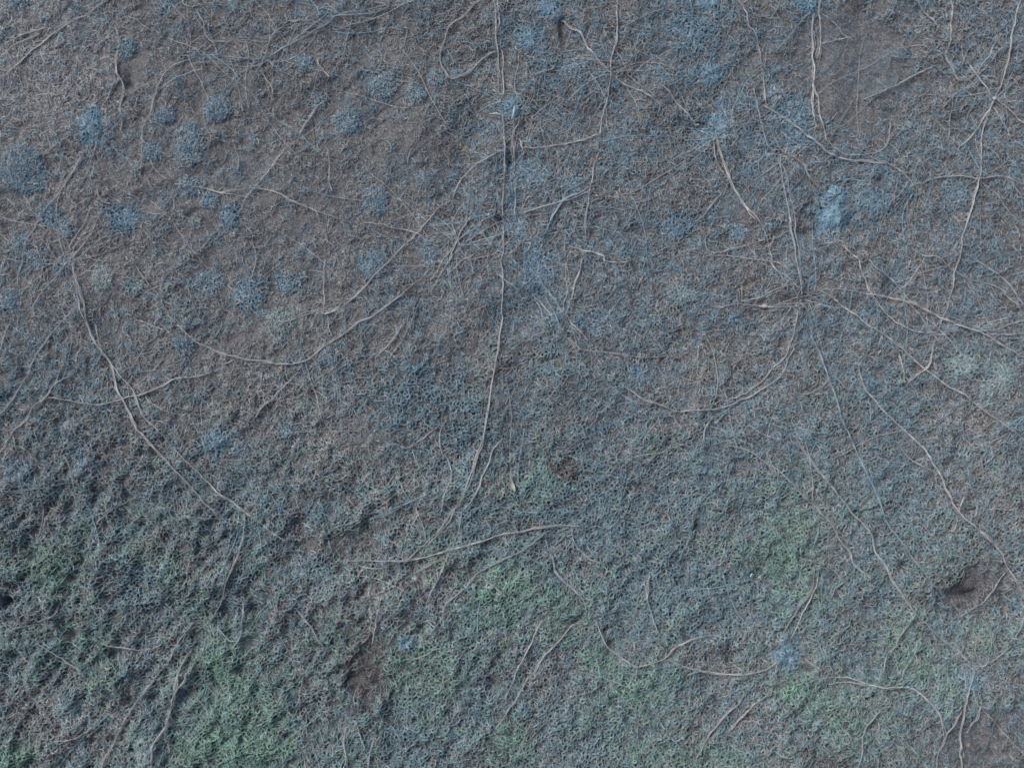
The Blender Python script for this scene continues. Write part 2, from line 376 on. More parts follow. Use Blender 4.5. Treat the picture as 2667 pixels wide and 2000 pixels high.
def colours(x, y, r, bl=None):
    n = len(x)
    B = samp(BLU, x, y) if bl is None else bl; G = samp(GRN, x, y); P = samp(PALE, x, y)
    u = r.random(n)
    tealmix = np.clip(.2 + (.2 + .8 * r.random(n)) * samp(thick, x, y), 0, 1)[:, None]
    blue = BLUE * (1 - tealmix) + TEAL * tealmix
    grey = np.where((r.random(n) < .45)[:, None], GREY, TAN)
    grey = np.where((r.random(n) < .18)[:, None], DARK, grey)
    C = np.where((u < np.clip(B*1.15, 0, .93))[:, None], blue, grey)
    C = np.where((r.random(n) < np.clip(G*1.3, 0, .9))[:, None], GREEN, C)
    C = np.where((r.random(n) < .85 * samp(BRN, x, y))[:, None], BROWN, C)
    C = C * r.uniform(.62, 1.22, n)[:, None] * (1 + .38 * P[:, None])
    h = r.normal(0, .02, (n, 3)); return np.clip(C * (1 + h), 0, .8)

def scatter(n, r, dens, floor=0.0):
    x = r.uniform(X0, X1, n); y = r.uniform(Y0, Y1, n)
    # thin the growth outside the frame a little, nothing there is seen head-on
    d = samp(dens, x, y) * np.where((x < -25) | (x > 2692) | (y < -25) | (y > 2025), .5, 1.)
    k = r.random(n) < np.clip(d, floor, 1)
    return x[k].astype(np.float32), y[k].astype(np.float32)

def fibres(n, r, K, step, curl, follow, zlo, zhi, rad, dens, k=0, network=True, floor=0.):
    x, y = scatter(n, r, dens, floor)
    n = len(x); coa = samp(COA, x, y) + r.normal(0, .12, n)
    P = grow(x, y, K, step, curl, follow, r, k, None, coa if network else None)
    t = np.linspace(0, 1, K)[None, :]
    base = r.uniform(zlo, zhi, n)[:, None] * (.55 + .75 * samp(COA, x, y)[:, None])
    Z = relief(P[..., 0], P[..., 1]) + base * (.45 + .9 * np.sin(math.pi * t) ** .7) + r.normal(0, .5, (n, K))
    R = rad * r.uniform(.65, 1.25, n)[:, None] * (.45 + .75 * np.sin(math.pi * (t * .86 + .07)))
    C = colours(x, y, r)
    V, Q = tubes(P, Z, R, 3)
    return V, Q, np.repeat(C, K*3, 0)

HUBS = [(1590,200,16),(1310,590,22),(2085,785,22),(2533,1732,10),(2048,1706,20),(2537,205,14),(2584,260,12),(190,680,12),(1480,480,20),(1900,350,26),(1500,560,20),
        (1380,300,20),(690,150,14),(520,140,12),(2040,400,24),(2370,480,14),(1475,820,12),(500,1190,12),(340,1000,10),(1280,600,12),(2600,420,12),(1560,1600,14),(1430,1390,16),
        (2200,1450,12),(900,60,8),(1190,640,20),(100,680,10),(2300,760,14),(2450,850,12),(560,1640,14),(2460,1780,12),(2600,860,12),(2060,1120,10),(850,990,10)]
def hubs(r):
    x = np.concatenate([r.normal(a, 26, int(m*1.7)) for a, b, m in HUBS]); y = np.concatenate([r.normal(b, 26, int(m*1.7)) for a, b, m in HUBS])
    x = x + 0; n = len(x)
    P = grow(x.astype(np.float32), y.astype(np.float32), 26, 7.0, .045, 0, r)
    t = np.linspace(0, 1, 26)[None]
    Z = relief(P[..., 0], P[..., 1]) + 7 - 3.5 * t + r.normal(0, .3, (n, 26))
    R = .78 * r.uniform(.7, 1.3, n)[:, None] * (1.1 - .5 * t)
    C = colours(P[:, 5, 0], P[:, 5, 1], r) * 1.15
    V, Q = tubes(P, Z, R, 3); return V, Q, np.repeat(C, 78, 0)

def join(parts):
    V, Q, C, o = [], [], [], 0
    for v, q, c in parts:
        V.append(v); Q.append(q + o); C.append(c); o += len(v)
    return np.concatenate(V), np.concatenate(Q), np.concatenate(C)

r = np.random.default_rng(100)
short = np.clip((.42 + .5 * DEN) * (1 - .62 * np.clip(thick * 1.3, 0, 1) * np.clip(1 - .4 * BRN, 0, 1)) * (1 - .25 * right) + .35 * (DEN < .25), .05, 1)
netd = DEN * np.clip(.25 + 1.1 * COA + .6 * DEN, 0, 1)
parts = [fibres(N_SHORT, r, 2, 5.0, .45, 0, .8, 2.4, .62, short, network=False),
         fibres(N_MID, r, 5, 2.6, .26, .35, 1.5, 5, .60, DEN),
         fibres(N_NET, r, 7, 3.1, .18, .42, 2.5, 7.5, .66, netd, k=1),
         fibres(N_LONG, r, 10, 5.6, .08, .0, 3, 7, .68, netd, network=False),
         fibres(N_TRAIL, r, 34, 8.5, .030, .0, 4, 7.5, .72, np.clip(netd + .2, 0, 1), network=False), hubs(r)]
V, Q, C = join(parts)
mat_ob = make_mesh("fibre_mat", V, Q, C, FIB)
tag(mat_ob, "fine tangled mat of blue, teal, green and grey fibres spread over the dark ground", "fibre mat", kind="stuff")
del parts, V, Q, C

# ---------------------------------------------------------------- long strands lying over the mat
TILE = {'A': (0, 0), 'B': (880, 0), 'C': (1767, 0), 'D': (0, 660), 'E': (880, 660), 'F': (1767, 660), 'G': (0, 1325), 'H': (880, 1325), 'I': (1767, 1325)}
def path(s):
    out = []; t = 'A'
    for tok in s.split():
        if tok in TILE: t = tok; continue
        a, b = tok.split(','); out.append((TILE[t][0] + float(a) * .40687, TILE[t][1] + float(b) * .40687))
    return out

TINT = {'g': (.37, .385, .39), 'w': (.47, .48, .48), 'b': (.24, .34, .40), 'n': (.33, .375, .40), 't': (.28, .27, .265)}
# width, tint, label, path (grid letters are ninths of the frame the points were measured in)
STRANDS = [
(9,'w',"pale thick strand sweeping across the upper left corner of the ground","A 720,0 650,40 560,95 440,160 330,235 220,320 140,410 60,480 -30,540"),
(6,'w',"thin pale strand just above its twin, ending at the left edge near the top","A 300,180 220,205 130,245 50,290 -30,350"),
(6,'w',"thin pale strand squeezed between its upper twin and the thick corner strand","A 265,225 180,265 90,310 -30,395"),
(8,'g',"pale crooked strand passing left of the small round blue patch near the top left","A 740,170 770,240 765,320 757,400 762,480 785,540 795,600 780,650 770,710 783,780 775,840"),
(6,'g',"short side strand forking left and down towards the tapering blue tuft","A 770,510 740,550 710,610 680,660 660,690"),
(7,'n',"knotted strand running from the tapering blue tuft down to the left edge patches","A 545,960 500,1040 465,1110 430,1170 400,1230 350,1290 290,1340 250,1400 215,1480 185,1540 165,1600 155,1660 D 130,110 125,180 120,230"),
(4,'g',"second thin strand twined beside the knotted strand below the tapering blue tuft","A 520,1010 480,1100 445,1150 410,1200 395,1260 380,1320 365,1400"),
(7,'g',"bow shaped pale strand bending down to the bare notch in the upper left","A 1245,370 1170,410 1110,440 1070,490 1020,570 990,640 975,710 940,780 920,870 910,950 912,1020"),
(4,'g',"kinked end of strand hooking round the left side of the bare notch","A 912,1020 905,1070 875,1085 870,1120"),
(4,'g',"kinked strand edging the right side of the bare notch","A 912,1015 960,1030 985,1080 1030,1125 1070,1150"),
(6,'b',"long bluish strand running level along the top and rising to the right","A 1290,350 1400,360 1480,370 1600,385 1680,385 1760,350 1850,300 1960,240 2060,180 2130,130 2163,115 B 120,100 260,75 400,40 520,10 640,-20"),
(6,'g',"bent strand standing up from the crossing and turning right near the top","A 1665,440 1700,360 1720,290 1760,230 1800,190 1840,140 1900,148 2010,145"),
(5,'g',"short strand going down from the crossing in the upper left","A 1680,460 1710,510 1740,560 1750,610"),
(4,'g',"thin strand meeting the left end of the long level bluish strand","A 1080,245 1150,275 1230,310 1290,350"),
(7,'w',"straight stiff pale bristle beside the small round blue patch","A 2065,630 2020,700 1970,780 1915,865"),
(6,'w',"straight pale bristle on open ground above the joined blue patches","A 1805,1000 1750,1060 1700,1120 1650,1175"),
(5,'g',"thin strand leaving the bare notch and crossing level to the right","A 1130,1180 1220,1195 1320,1212 1450,1225 1600,1215 1700,1215 1790,1245 1870,1290 1980,1340 2140,1395"),
(3,'g',"hair thin strand running just under the level strand from the bare notch","A 1230,1195 1340,1215 1420,1235 1510,1245 1600,1262"),
(5,'g',"short bent strand under the round blue patch near the top","A 2040,400 2070,460 2110,505"),
(5,'g',"thin strand entering at the left edge below the big round blue patch","A -30,1370 80,1415 180,1435 270,1445 350,1470 410,1510 440,1550 460,1600"),
(5,'g',"small crooked strand right of the knotted strand on the left side","A 600,1170 630,1165 640,1230 670,1290 710,1310"),
(6,'g',"slanting strand passing down between the small patches at the left","A 665,1300 655,1370 620,1440 590,1500 550,1560 500,1620 D 430,70 370,140 310,220 250,300 215,360"),
(5,'b',"bluish strand trailing down left from the small hooked tuft","A 1430,1440 1370,1500 1320,1560 1275,1610"),
(6,'g',"zigzag strand dropping into the fan shaped blue tuft","A 1540,1400 1580,1450 1625,1500 1622,1560 1640,1620 1642,1680 D 1620,140 1600,200 1605,290 1610,370"),
(5,'n',"short strand linking the pale bristle to the small hooked tuft","A 1650,1175 1600,1240 1560,1300 1535,1370"),
(3,'g',"very thin straight strand slanting over the pale felted corner","A 150,590 200,630 270,670"),
(4,'g',"thin strand left of the forked strand, slanting down to the right","A 560,430 620,455 680,500 720,525"),
(4,'g',"thin slightly bent strand in the middle of the upper left quarter","A 1490,900 1520,1020 1525,1090"),
(4,'g',"thin upright strand above the end of the level notch strand","A 2100,960 2115,1080 2118,1180 2130,1230"),
(4,'g',"short strand near the right end of the level notch strand, pointing down","A 2105,1410 2095,1480 2097,1560"),
(4,'g',"short stray strand below the big round blue patch","A 155,1255 170,1285 187,1310"),
(6,'n',"arched strand like a hoop at the top edge on the left","A 1175,-10 1180,30 1205,50 1240,52 1270,40"),
(4,'n',"thin strand slanting down right under the hoop strand","A 1100,30 1150,80 1200,130 1250,160"),
(5,'n',"strand running down right of the hoop strand near the top","A 1270,90 1305,150 1320,210 1345,250 1375,280"),
(4,'n',"thin curved strand between the bluish top tuft and the arched strand","A 830,120 880,140 915,170 950,190 985,205"),
(4,'n',"short strand at the top edge left of the hoop strand","A 960,-10 985,30 1010,70"),
(8,'g',"big looped strand shaped like a hook at the top of the ground","B 940,-20 870,50 800,110 740,160 690,230 660,310 655,390 680,460 720,510 780,500 850,455 910,395 970,350 1015,330"),
(7,'g',"upright strand entering at the top edge, left one of the close pair","B 1000,-20 1010,80 1015,180 1015,260 1025,340 1030,440 1030,570"),
(6,'g',"upright strand at the top edge, right one of the close pair","B 1018,-20 1030,80 1035,150 1018,210"),
(6,'g',"upright strand running beside the pair down into the bright blue cluster","B 1055,335 1057,430 1058,560 1070,620"),
(8,'g',"long upright strand below the bright blue cluster near the top middle","B 1060,740 1062,830 1070,960 1070,1080 1060,1180 1050,1300 1055,1390"),
(7,'t',"brownish strand right of the long upright strand below the blue cluster","B 1120,760 1120,840 1118,910 1116,980 1125,1050"),
(7,'g',"short slanting strand joining the brownish strand from the right","B 1160,755 1145,800 1122,870"),
(6,'n',"strand leading down from the brownish strand to the dark knot","B 1140,1150 1130,1250 1138,1350 1150,1430"),
(6,'g',"curved strand joining the long upright strand from the lower left","B 1070,970 980,1010 890,1050 840,1090 780,1170 730,1270"),
(8,'g',"long pale strand sweeping down left from the middle to the forked tip","B 735,1285 660,1330 560,1430 480,1510 410,1580 345,1660 E 270,110 210,180 140,250 60,320 0,365 D 2085,385 2030,370 1940,390 1850,440 1760,490"),
(4,'g',"thin twin of the forked tip, closing on the long pale strand","D 2020,375 1950,400 1880,425 1800,455"),
(7,'g',"level strand curving up right from the short upright stub","B 1180,960 1300,945 1450,930 1560,900 1660,855"),
(7,'w',"short upright pale stub at the left end of the level curved strand","B 1168,895 1170,930 1172,965"),
(9,'g',"thick strand running down right into the star shaped crossing","B 1440,130 1490,180 1550,215 1600,320 1660,400 1720,460 1750,490"),
(6,'g',"upright strand from the top edge down into the star shaped crossing","B 1790,-20 1780,120 1785,260 1755,360 1745,440 1742,490"),
(6,'g',"strand leaving the star shaped crossing downwards","B 1742,490 1720,600 1700,720 1680,860"),
(6,'g',"lone upright strand in the middle top, below the level curved strand","B 1662,980 1620,1160 1600,1300 1585,1440 1580,1550"),
(6,'g',"strand leaving the star shaped crossing towards the lower right","B 1750,490 1850,550 1950,600 2020,650 2080,690"),
(5,'t',"strand leaving the star shaped crossing level to the right","B 1750,480 1800,465 1880,462 1965,465"),
(4,'g',"thin bowed strand under the level one right of the star shaped crossing","B 1850,480 1900,540 1950,575 2000,610"),
(4,'n',"thin strand leaving the star shaped crossing to the left and down","B 1730,485 1650,505 1590,545 1530,585 1470,650"),
(4,'g',"thin strand pointing left of the small star, near the top middle","B 1180,515 1240,490 1300,478 1380,450"),
(3,'n',"faint long strand slanting at the top edge right of the middle","B 2180,-10 2100,60 2000,90 1900,135 1800,190"),
(9,'b',"blue grey bundle of strands slanting down left from the upper middle","B 1750,1080 1640,1170 1560,1230 1450,1290 1390,1370 1330,1480"),
(8,'b',"blue strand bundle lying above the blue grey slanting bundle","B 1670,1080 1610,1130 1540,1190 1470,1230 1430,1310 1370,1390"),
(5,'g',"thin strand rising right to meet the blue grey bundle","B 1180,1370 1300,1330 1430,1300 1560,1250 1640,1210"),
(5,'g',"leftmost long strand of the fan under the dark knot","B 850,1480 780,1540 730,1600 700,1640 E 680,30 640,110 590,170"),
(6,'g',"strand slanting down left through the fan under the dark knot","B 840,1400 770,1520 730,1620 E 735,20 690,90 650,150 600,250"),
(5,'g',"strand crossing the fan the other way, down to the right","B 725,1420 760,1510 800,1600 E 830,30 870,120"),
(6,'n',"strand from the right end of the fan running down left","E 820,30 770,75 710,130"),
(4,'g',"thin strand drifting right above the long pale sweeping strand","B 170,1430 280,1440 400,1470 500,1500 580,1550 650,1590"),
(4,'n',"thin strand low along the top edge left of the hook loop","B -20,215 80,170 200,140 290,110 370,70 470,30"),
(6,'g',"strand curving away right from the blue middle area","B 1480,1575 1580,1600 1700,1640 E 1700,40 1760,60 1850,60"),
(9,'g',"thick long strand down the right side with the knot where strands cross","C 2195,-20 2160,80 2140,180 2115,300 2090,440 2050,560 2010,640"),
(9,'g',"long smooth strand falling from the pale knot at the upper right","C 2010,640 1960,760 1940,860 1930,1000 1915,1130 1880,1260 1850,1400 1820,1500 1800,1590 1785,1660 F 1765,90 1745,200 1720,310 1690,410 1650,500"),
(6,'g',"branch curving down left from the pale knot at the upper right","C 2010,650 1970,720 1920,800 1870,880 1800,945"),
(6,'g',"straight strand from the pale knot towards the right edge","C 2010,640 2100,710 2212,820"),
(6,'g',"strand joining the pale knot from the small upper left junction","C 1835,395 1890,480 1950,560 2010,640"),
(5,'n',"thin slanting strand at the top edge left of the pale beaded strand","C 1490,-10 1570,90 1640,170 1710,240"),
(8,'g',"beaded strand hanging from the top edge and hooking round to the junction","C 1740,-20 1735,100 1730,190 1715,290 1705,370 1740,440 1770,490 1800,520 1850,515 1890,490"),
(6,'n',"strand rising right from the small junction near the upper right","C 2060,225 1990,340 1940,420 1895,485"),
(4,'n',"thinner strand rising right beside its neighbour from the small junction","C 2060,320 2010,370 1950,440 1905,490"),
(8,'w',"pale upright strand on the bare brown patch, left one of the pair","C 850,95 850,160 850,220 862,300 855,370 872,450 862,560 860,660 860,740 880,830"),
(7,'g',"pale upright strand on the bare brown patch, right one of the pair","C 905,-20 895,110 905,220 908,290 890,375"),
(3,'g',"thin zigzag thread between the pale pair on the bare brown patch","C 865,170 880,235 888,300 875,360"),
(3,'g',"thin thread hugging the left strand of the pale pair","C 855,200 872,250 880,295 866,350"),
(6,'g',"strand parting from the pale pair and running on downwards","C 858,380 855,460 860,530 868,590 890,650 900,740 930,840 950,900"),
(3,'g',"fine thread going right from the pale pair over bare ground","C 912,287 1000,262 1100,252"),
(6,'b',"blue strand slanting down right over the bare brown patch","C 905,85 960,140 1000,185 1060,240 1110,265"),
(6,'g',"strand end at the left of the dark gap in the upper right","C -120,540 0,680 60,740 110,800"),
(12,'g',"thickest rope like strand, from the dark gap down right","C 225,890 260,1000 310,1120 370,1240 450,1360 540,1460"),
(7,'g',"strand carrying on below the thickest rope like strand","C 540,1460 555,1530 590,1655 F 600,80 660,160 700,220"),
(6,'t',"brownish strand clinging to the left flank of the thickest rope","C 215,900 235,1040 290,1130 340,1190"),
(6,'n',"strand from the bare ground edge down to the net of strands at right","C 470,570 490,650 540,820 560,920 600,990"),
(6,'g',"short upright strand left of the bare brown patch","C 533,480 545,560 555,680"),
(6,'n',"crooked bluish strand at the left border of the bare brown patch","C 385,10 430,100 445,180 480,210 520,340 530,450"),
(10,'g',"broad curved strand under the bare brown patch like a hanging bow","C 540,670 640,740 760,830 880,920 960,980 1080,1025 1220,1045 1310,1045"),
(6,'g',"strand continuing the hanging bow down to the right","C 1310,1045 1400,1100 1460,1150 1495,1190"),
(4,'g',"thin inner curve above the hanging bow, rising at its right end","C 960,900 1010,960 1080,990 1200,990 1290,970 1335,890 1350,790"),
(5,'n',"short strand slanting across the net left of the hanging bow","C 640,850 700,885 770,935"),
(6,'g',"thin long strand bending level right from the end of the hanging bow","C 1470,1205 1560,1170 1680,1145 1800,1135 1900,1145 2030,1135 2120,1150 2230,1195"),
(10,'t',"brown strand ending just above the bright blue cloud of fuzz","C 600,850 640,950 720,1000 790,1060 830,1130 900,1195"),
(8,'g',"long strand left one of two running down to the dark crossing at right","C 640,1010 650,1120 670,1220 690,1330 710,1450 730,1560 740,1655 F 750,80 770,170 780,260"),
(6,'n',"long strand right one of two running down to the dark crossing at right","C 655,1050 690,1180 720,1300 745,1450 765,1600 F 770,60 775,140 785,200"),
(6,'w',"pale strand starting under the bright blue cloud of fuzz","C 1040,1560 1080,1610 1140,1655 F 1150,50 1170,110 1200,190 1217,240"),
(5,'g',"thin strand running down left from the foot of the thick rope","C 545,1542 480,1560 400,1580 330,1600 260,1625"),
(4,'n',"thin strand running right from the foot of the thick rope","C 600,1535 650,1510 700,1490"),
(5,'n',"thin strand rising right along the lower border of the bare brown patch","C 1190,640 1290,600 1400,540 1500,490 1620,440"),
(4,'b',"blue short strand level with the small junction, right of bare ground","C 1350,370 1450,385 1580,375"),
(4,'n',"thin strand left of the thick rope, slanting down left","C 270,1240 210,1320 110,1420"),
(3,'n',"very thin strand right of the bright blue cloud, slanting down right","C 1940,1180 2040,1260 2150,1390 2212,1450"),
(4,'n',"thin curved strand leaving the level strand towards the right edge","C 2120,1160 2170,1230 2225,1300"),
(4,'b',"bluish slanting strand crossing the left of the bare brown patch","C 820,100 720,220 670,280 600,340"),
(5,'g',"thin upright strand between the hanging bow and the falling strand","C 1745,620 1735,750 1720,890"),
(5,'g',"strand slanting right below the blue cloud and past the falling strand","C 1480,1600 1560,1640 F 1640,30 1740,100 1840,160"),
(10,'g',"main long strand curving down the left side of the ground","D 470,0 490,130 520,250 560,390 600,540 680,660 710,710 735,770 750,850 790,920 820,980 850,1040 890,1110 940,1180 1000,1240 1080,1320 1150,1400 1220,1480 1290,1560 1350,1620 1400,1665"),
(8,'g',"second long strand parting to the right of the main left strand","D 615,460 630,540 660,630 715,715 770,780 830,850 870,920 900,990 950,1060 1010,1120 1070,1195"),
(8,'g',"long straight strand right of and parallel to the lower main left strand","D 1125,1250 1200,1320 1280,1410 1370,1490 1460,1560 1560,1640 G 1670,80 1750,140 1830,200"),
(6,'n',"thin straight strand laid close beside the main left strand","D 455,60 490,160 510,290 545,400 580,500 640,600"),
(8,'g',"long garland shaped strand hanging between left and middle","D 1040,310 1100,400 1180,490 1250,560 1330,600 1430,640 1560,670 1690,690 1800,710 1900,700 1980,670 2060,610 2140,550 E 80,490 150,440 230,390 330,320 430,250 540,150 620,70"),
(9,'g',"thick strand rising right from the left edge to the small crossing","D -30,1320 60,1190 120,1110 180,1060 230,980 310,920 350,850 400,810 450,790"),
(6,'g',"level wavy strand passing under the main left strand","D 320,925 420,930 520,955 640,970 740,950 850,915 950,890 1040,850 1160,800 1270,790 1370,755"),
(7,'n',"strand going down left beside the main left strand to the left edge","D 465,375 400,450 330,520 270,610 230,690 190,770 140,850 100,920 50,990 -20,1060"),
(6,'g',"short strand on the left edge with a pale end","D 70,430 45,520 15,630"),
(4,'g',"thin strand tracing a small corner beside the main left strand","D 413,385 415,340 430,325 475,372"),
(6,'t',"brownish strand slanting down left of the faint blue hook","D 860,50 890,110 930,160 970,210 1010,260"),
(5,'b',"faint blue hook shaped strand above the garland strand","D 1230,30 1150,90 1080,140 1045,200 1040,260"),
(4,'b',"thin bluish curved strand left of the garland strand","D 800,500 840,550 860,620"),
(5,'g',"thin upright strand meeting the long pale sweeping strand","D 2080,40 2075,200 2080,370"),
(4,'g',"thin strand hanging below the long pale sweeping strand","D 2100,400 2110,470 2125,530"),
(4,'g',"thin strand slanting down left under the garland strand","D 1880,780 1800,880 1720,950 1640,1040"),
(5,'t',"brownish strand pointing down at the left under the wavy strand","D 435,1290 460,1360 475,1430 485,1500 490,1600"),
(5,'g',"short crooked strand left of the start of the garland strand","D 900,430 970,470 1060,490"),
(6,'n',"very short strand touching the start of the garland strand","D 985,450 1050,385"),
(5,'g',"short level strand below the garland strand","D 1420,712 1500,688"),
(6,'g',"short pale strand right of the main left strand crossing","D 520,530 525,600 500,650 490,710"),
(9,'g',"dark to pale strand running down in the lower left quarter","D 1690,1480 1640,1590 G 1590,0 1560,170 1530,290 1490,400 1450,520 1400,630 1340,720 1260,790"),
(9,'g',"long middle strand running down from the dark knot and bending left","B 1050,1450 1055,1560 1052,1640 E 1040,60 1055,150 1055,230 1045,380 1050,420 1035,520 1020,650 1000,770 980,900 960,1010 940,1110 920,1210 880,1320 850,1430 820,1510 770,1620 H 740,0 680,100 600,180 520,250 440,320"),
(8,'n',"strand running beside the lower end of the long middle strand","E 1060,1180 1000,1250 970,1330 930,1430 870,1540 800,1650"),
(5,'g',"thin strand squeezed against the bent end of the long middle strand","E 900,1290 860,1440 790,1560 740,1655 H 720,70 650,160 580,210"),
(9,'b',"blue thick strand slanting down right through the blue middle area","E 1210,70 1280,150 1340,240 1400,320 1440,380"),
(7,'g',"strand carrying on below the little fork in the middle","E 1450,395 1490,440 1540,490 1600,560"),
(6,'b',"second blue strand left of the thick one in the blue middle area","E 1260,290 1300,370 1330,430"),
(6,'b',"blue strand between the thick one and the second blue one","E 1330,280 1370,350 1400,410 1425,470"),
(6,'g',"right prong of the little fork in the middle","E 1560,30 1540,120 1510,220 1490,310 1450,395"),
(5,'g',"left prong of the little fork in the middle","E 1480,215 1450,290 1438,370"),
(7,'n',"strand slanting down right across the upper part of the long middle strand","E 1000,110 1060,170 1110,210 1155,240"),
(5,'g',"short strand below the little fork, slanting down right","E 1470,540 1510,575 1555,612"),
(7,'g',"short strand left of the long middle strand, slanting down left","E 410,460 360,550 300,610 240,670"),
(4,'g',"small crooked strand touching the short slanting one left of middle","E 300,615 350,640 370,665"),
(5,'g',"strand in the coarse blue growth running down left","E 640,1100 550,1180 460,1240"),
(6,'g',"strand bending down through the coarse growth left of the middle","E 670,1090 655,1170 665,1270 710,1330 725,1440 680,1550 665,1650"),
(5,'b',"thin bluish strand above the pale leaf shaped flake","E 1200,1110 1180,1220 1160,1330 1150,1460"),
(6,'b',"small bluish strand right of the middle, pointing down right","E 1790,1120 1808,1150 1825,1172"),
(7,'g',"long hanging curve joining the dark crossing, lower one of two","E 1900,910 2030,955 2100,985 2170,1005 F 130,1000 290,985 400,940 520,880 610,820 670,760 700,680 730,600"),
(7,'g',"long hanging curve joining the dark crossing, upper one of two","F 300,945 440,890 520,830 570,770 640,700 680,640 720,550 745,470 765,370"),
(6,'n',"strand slanting down right into the left end of the hanging curve","E 1810,840 1880,880 1940,930 2010,960"),
(4,'n',"thin strand rising right in the lower middle","E 2212,1220 2100,1250 2000,1310 1900,1350"),
(10,'b',"long blue grey strand from the dark crossing down to the dark pit","F 800,340 830,420 850,520 890,620 930,720 960,810 990,900 1020,1000 1060,1100 1110,1210 1160,1330 1210,1440 1260,1560 1300,1655 I 1340,110 1400,190 1470,280 1540,380 1620,480 1700,560"),
(10,'g',"long pale strand right of the dark pit running to the right edge","F 1150,700 1155,780 1180,860 1240,930 1300,1000 1380,1080 1470,1160 1550,1240 1620,1340 1670,1420 1710,1520 1780,1650 I 1870,100 1960,170 2040,250 2100,360 2150,450 2230,580"),
(8,'g',"long straight strand slanting across the right side to the right edge","F 870,240 960,280 1040,340 1120,400 1220,470 1320,540 1420,610 1530,710 1620,780 1740,860 1850,930 1950,1000 2050,1080 2130,1140 2230,1205"),
(9,'n',"short thick strand below the blue cloud, slanting down right","F 1215,40 1290,110 1380,190 1430,245"),
(6,'g',"thin strand lying just above the end of the level right strand","F 1440,240 1470,290 1560,340 1670,410"),
(5,'g',"thin strand curving to meet the foot of the falling strand","F 1217,240 1260,300 1310,370 1380,430 1460,480 1540,502 1650,500"),
(8,'g',"long strand from the dark crossing level then down to the right edge","F 900,235 980,228 1080,235 1200,260 1330,280 1450,310 1560,350 1700,425 1830,475 1900,495 1990,540 2100,610 2230,690"),
(6,'g',"strand curving up to the right edge from the level right strand","F 1900,495 2000,490 2100,460 2230,415"),
(5,'g',"thin low strand reaching the right edge under its curving neighbour","F 2000,520 2120,525 2230,510"),
(6,'n',"curved strand ending at the right edge above the level right strand","F 1820,0 1900,50 2000,110 2100,190 2160,280 2230,365"),
(5,'n',"inner curved strand ending at the right edge, closest to its neighbour","F 1930,180 2050,230 2130,300 2200,380"),
(6,'g',"level strand with a pale knot left of the dark crossing","F 250,360 350,325 430,330 550,340 640,340 760,340"),
(5,'g',"thin strand above the knotted level strand, rising right","F 400,310 520,280 600,240 680,210"),
(5,'g',"thin strand going down to the corner left of the straight right strand","F 1395,620 1420,720 1445,825"),
(6,'g',"strand turning from the corner up towards the falling strand","F 1640,560 1610,660 1590,720 1520,780 1450,830"),
(8,'g',"long strand in the lower right running to the star shaped node","F 730,1160 800,1260 870,1370 950,1460 1030,1560 1110,1655 I 1170,90 1230,170 1260,270 1320,370 1380,480 1450,590 1520,680 1610,760 1700,850 1790,910 1850,980"),
(5,'n',"thin upright bluish strand in the right middle","F 780,980 830,1090 800,1180 830,1320 850,1480 850,1640"),
(4,'g',"thin strand slanting down right above the green growth at right","F 360,1235 440,1260 520,1310 620,1380 700,1450 780,1540 850,1600 900,1655"),
(8,'g',"strand over the green growth at right, bending down","I 880,0 960,90 1020,190 1080,260 1110,350 1170,400 1210,430"),
(4,'n',"very thin curve joining the long pale strand right of the pit at its top","F 1000,800 1060,860 1150,880"),
(5,'g',"short strand left of the knotted lower curve in the right middle","F 215,1040 180,1100 155,1150 160,1230"),
(5,'n',"thin upright strand left of the hanging curves","F 125,590 118,680 115,770"),
(5,'g',"thin strand joining the long pale strand from the left, right of middle","F 1380,1200 1450,1290 1540,1360 1620,1390"),
(4,'n',"short strand leaving the blue grey strand to the left","F 950,800 880,870 800,900"),
(7,'w',"pale short spur beside the long pale strand near the right edge","F 1780,1650 1795,1600 1812,1560"),
(5,'g',"long thin strand at the upper right middle, level above the dark crossing","F 180,15 280,17 400,30 590,50 650,75 720,130"),
(8,'g',"long strand leaving the bottom edge in the lower left, left one of two","G 1110,940 1060,1000 1000,1080 920,1180 850,1280 790,1380 740,1480 700,1560 655,1665"),
(6,'n',"strand feeding the left long strand of the lower left from above","G 1240,720 1190,800 1150,860 1110,940"),
(11,'g',"thick frayed strand leaving the bottom edge in the lower left","G 1225,900 1170,1000 1145,1140 1120,1220 1095,1310 1060,1400 1010,1480 1000,1560 1000,1670"),
(6,'g',"strand joining the thick frayed strand from the right","G 1275,940 1210,1060 1150,1140"),
(5,'g',"thin strand slanting down right in the far lower left","G 250,845 340,900 400,940 460,990 540,1040"),
(4,'g',"thin sagging strand in the middle of the lower left","G 650,840 750,880 850,890 950,890 1050,860"),
(8,'g',"strand slanting down right towards the fuzzy dark brown patch","G 1900,640 1960,710 2010,780 2070,880"),
(6,'g',"short upright strand left of the fuzzy dark brown patch","G 1945,1040 1930,1130 1915,1240"),
(6,'g',"short upright strand above the dark holes in the lower left","G 1220,320 1210,420 1190,500"),
(5,'g',"short bowed strand right of the thick frayed strand","G 1270,1200 1330,1270 1360,1340"),
(7,'g',"short strand among the dark hollows at the far lower left","G 280,700 350,680 400,640"),
(7,'n',"strand rimming the dark holes on their right side in the lower left","G 1500,880 1550,800 1565,700 1550,560"),
(6,'n',"strand rimming the dark holes from below in the lower left","G 1400,740 1440,790 1480,830 1530,830"),
(4,'g',"thin wavy strand near the bottom of the far lower left","G 360,1480 480,1460 580,1410"),
(8,'g',"short strand at the bottom edge left of the thick frayed strand","G 925,1540 920,1670"),
(8,'g',"long strand rising right from the end of the long middle strand","H 60,330 200,325 420,325 560,300 700,260 850,220 1000,180 1150,150 1350,110 1550,105"),
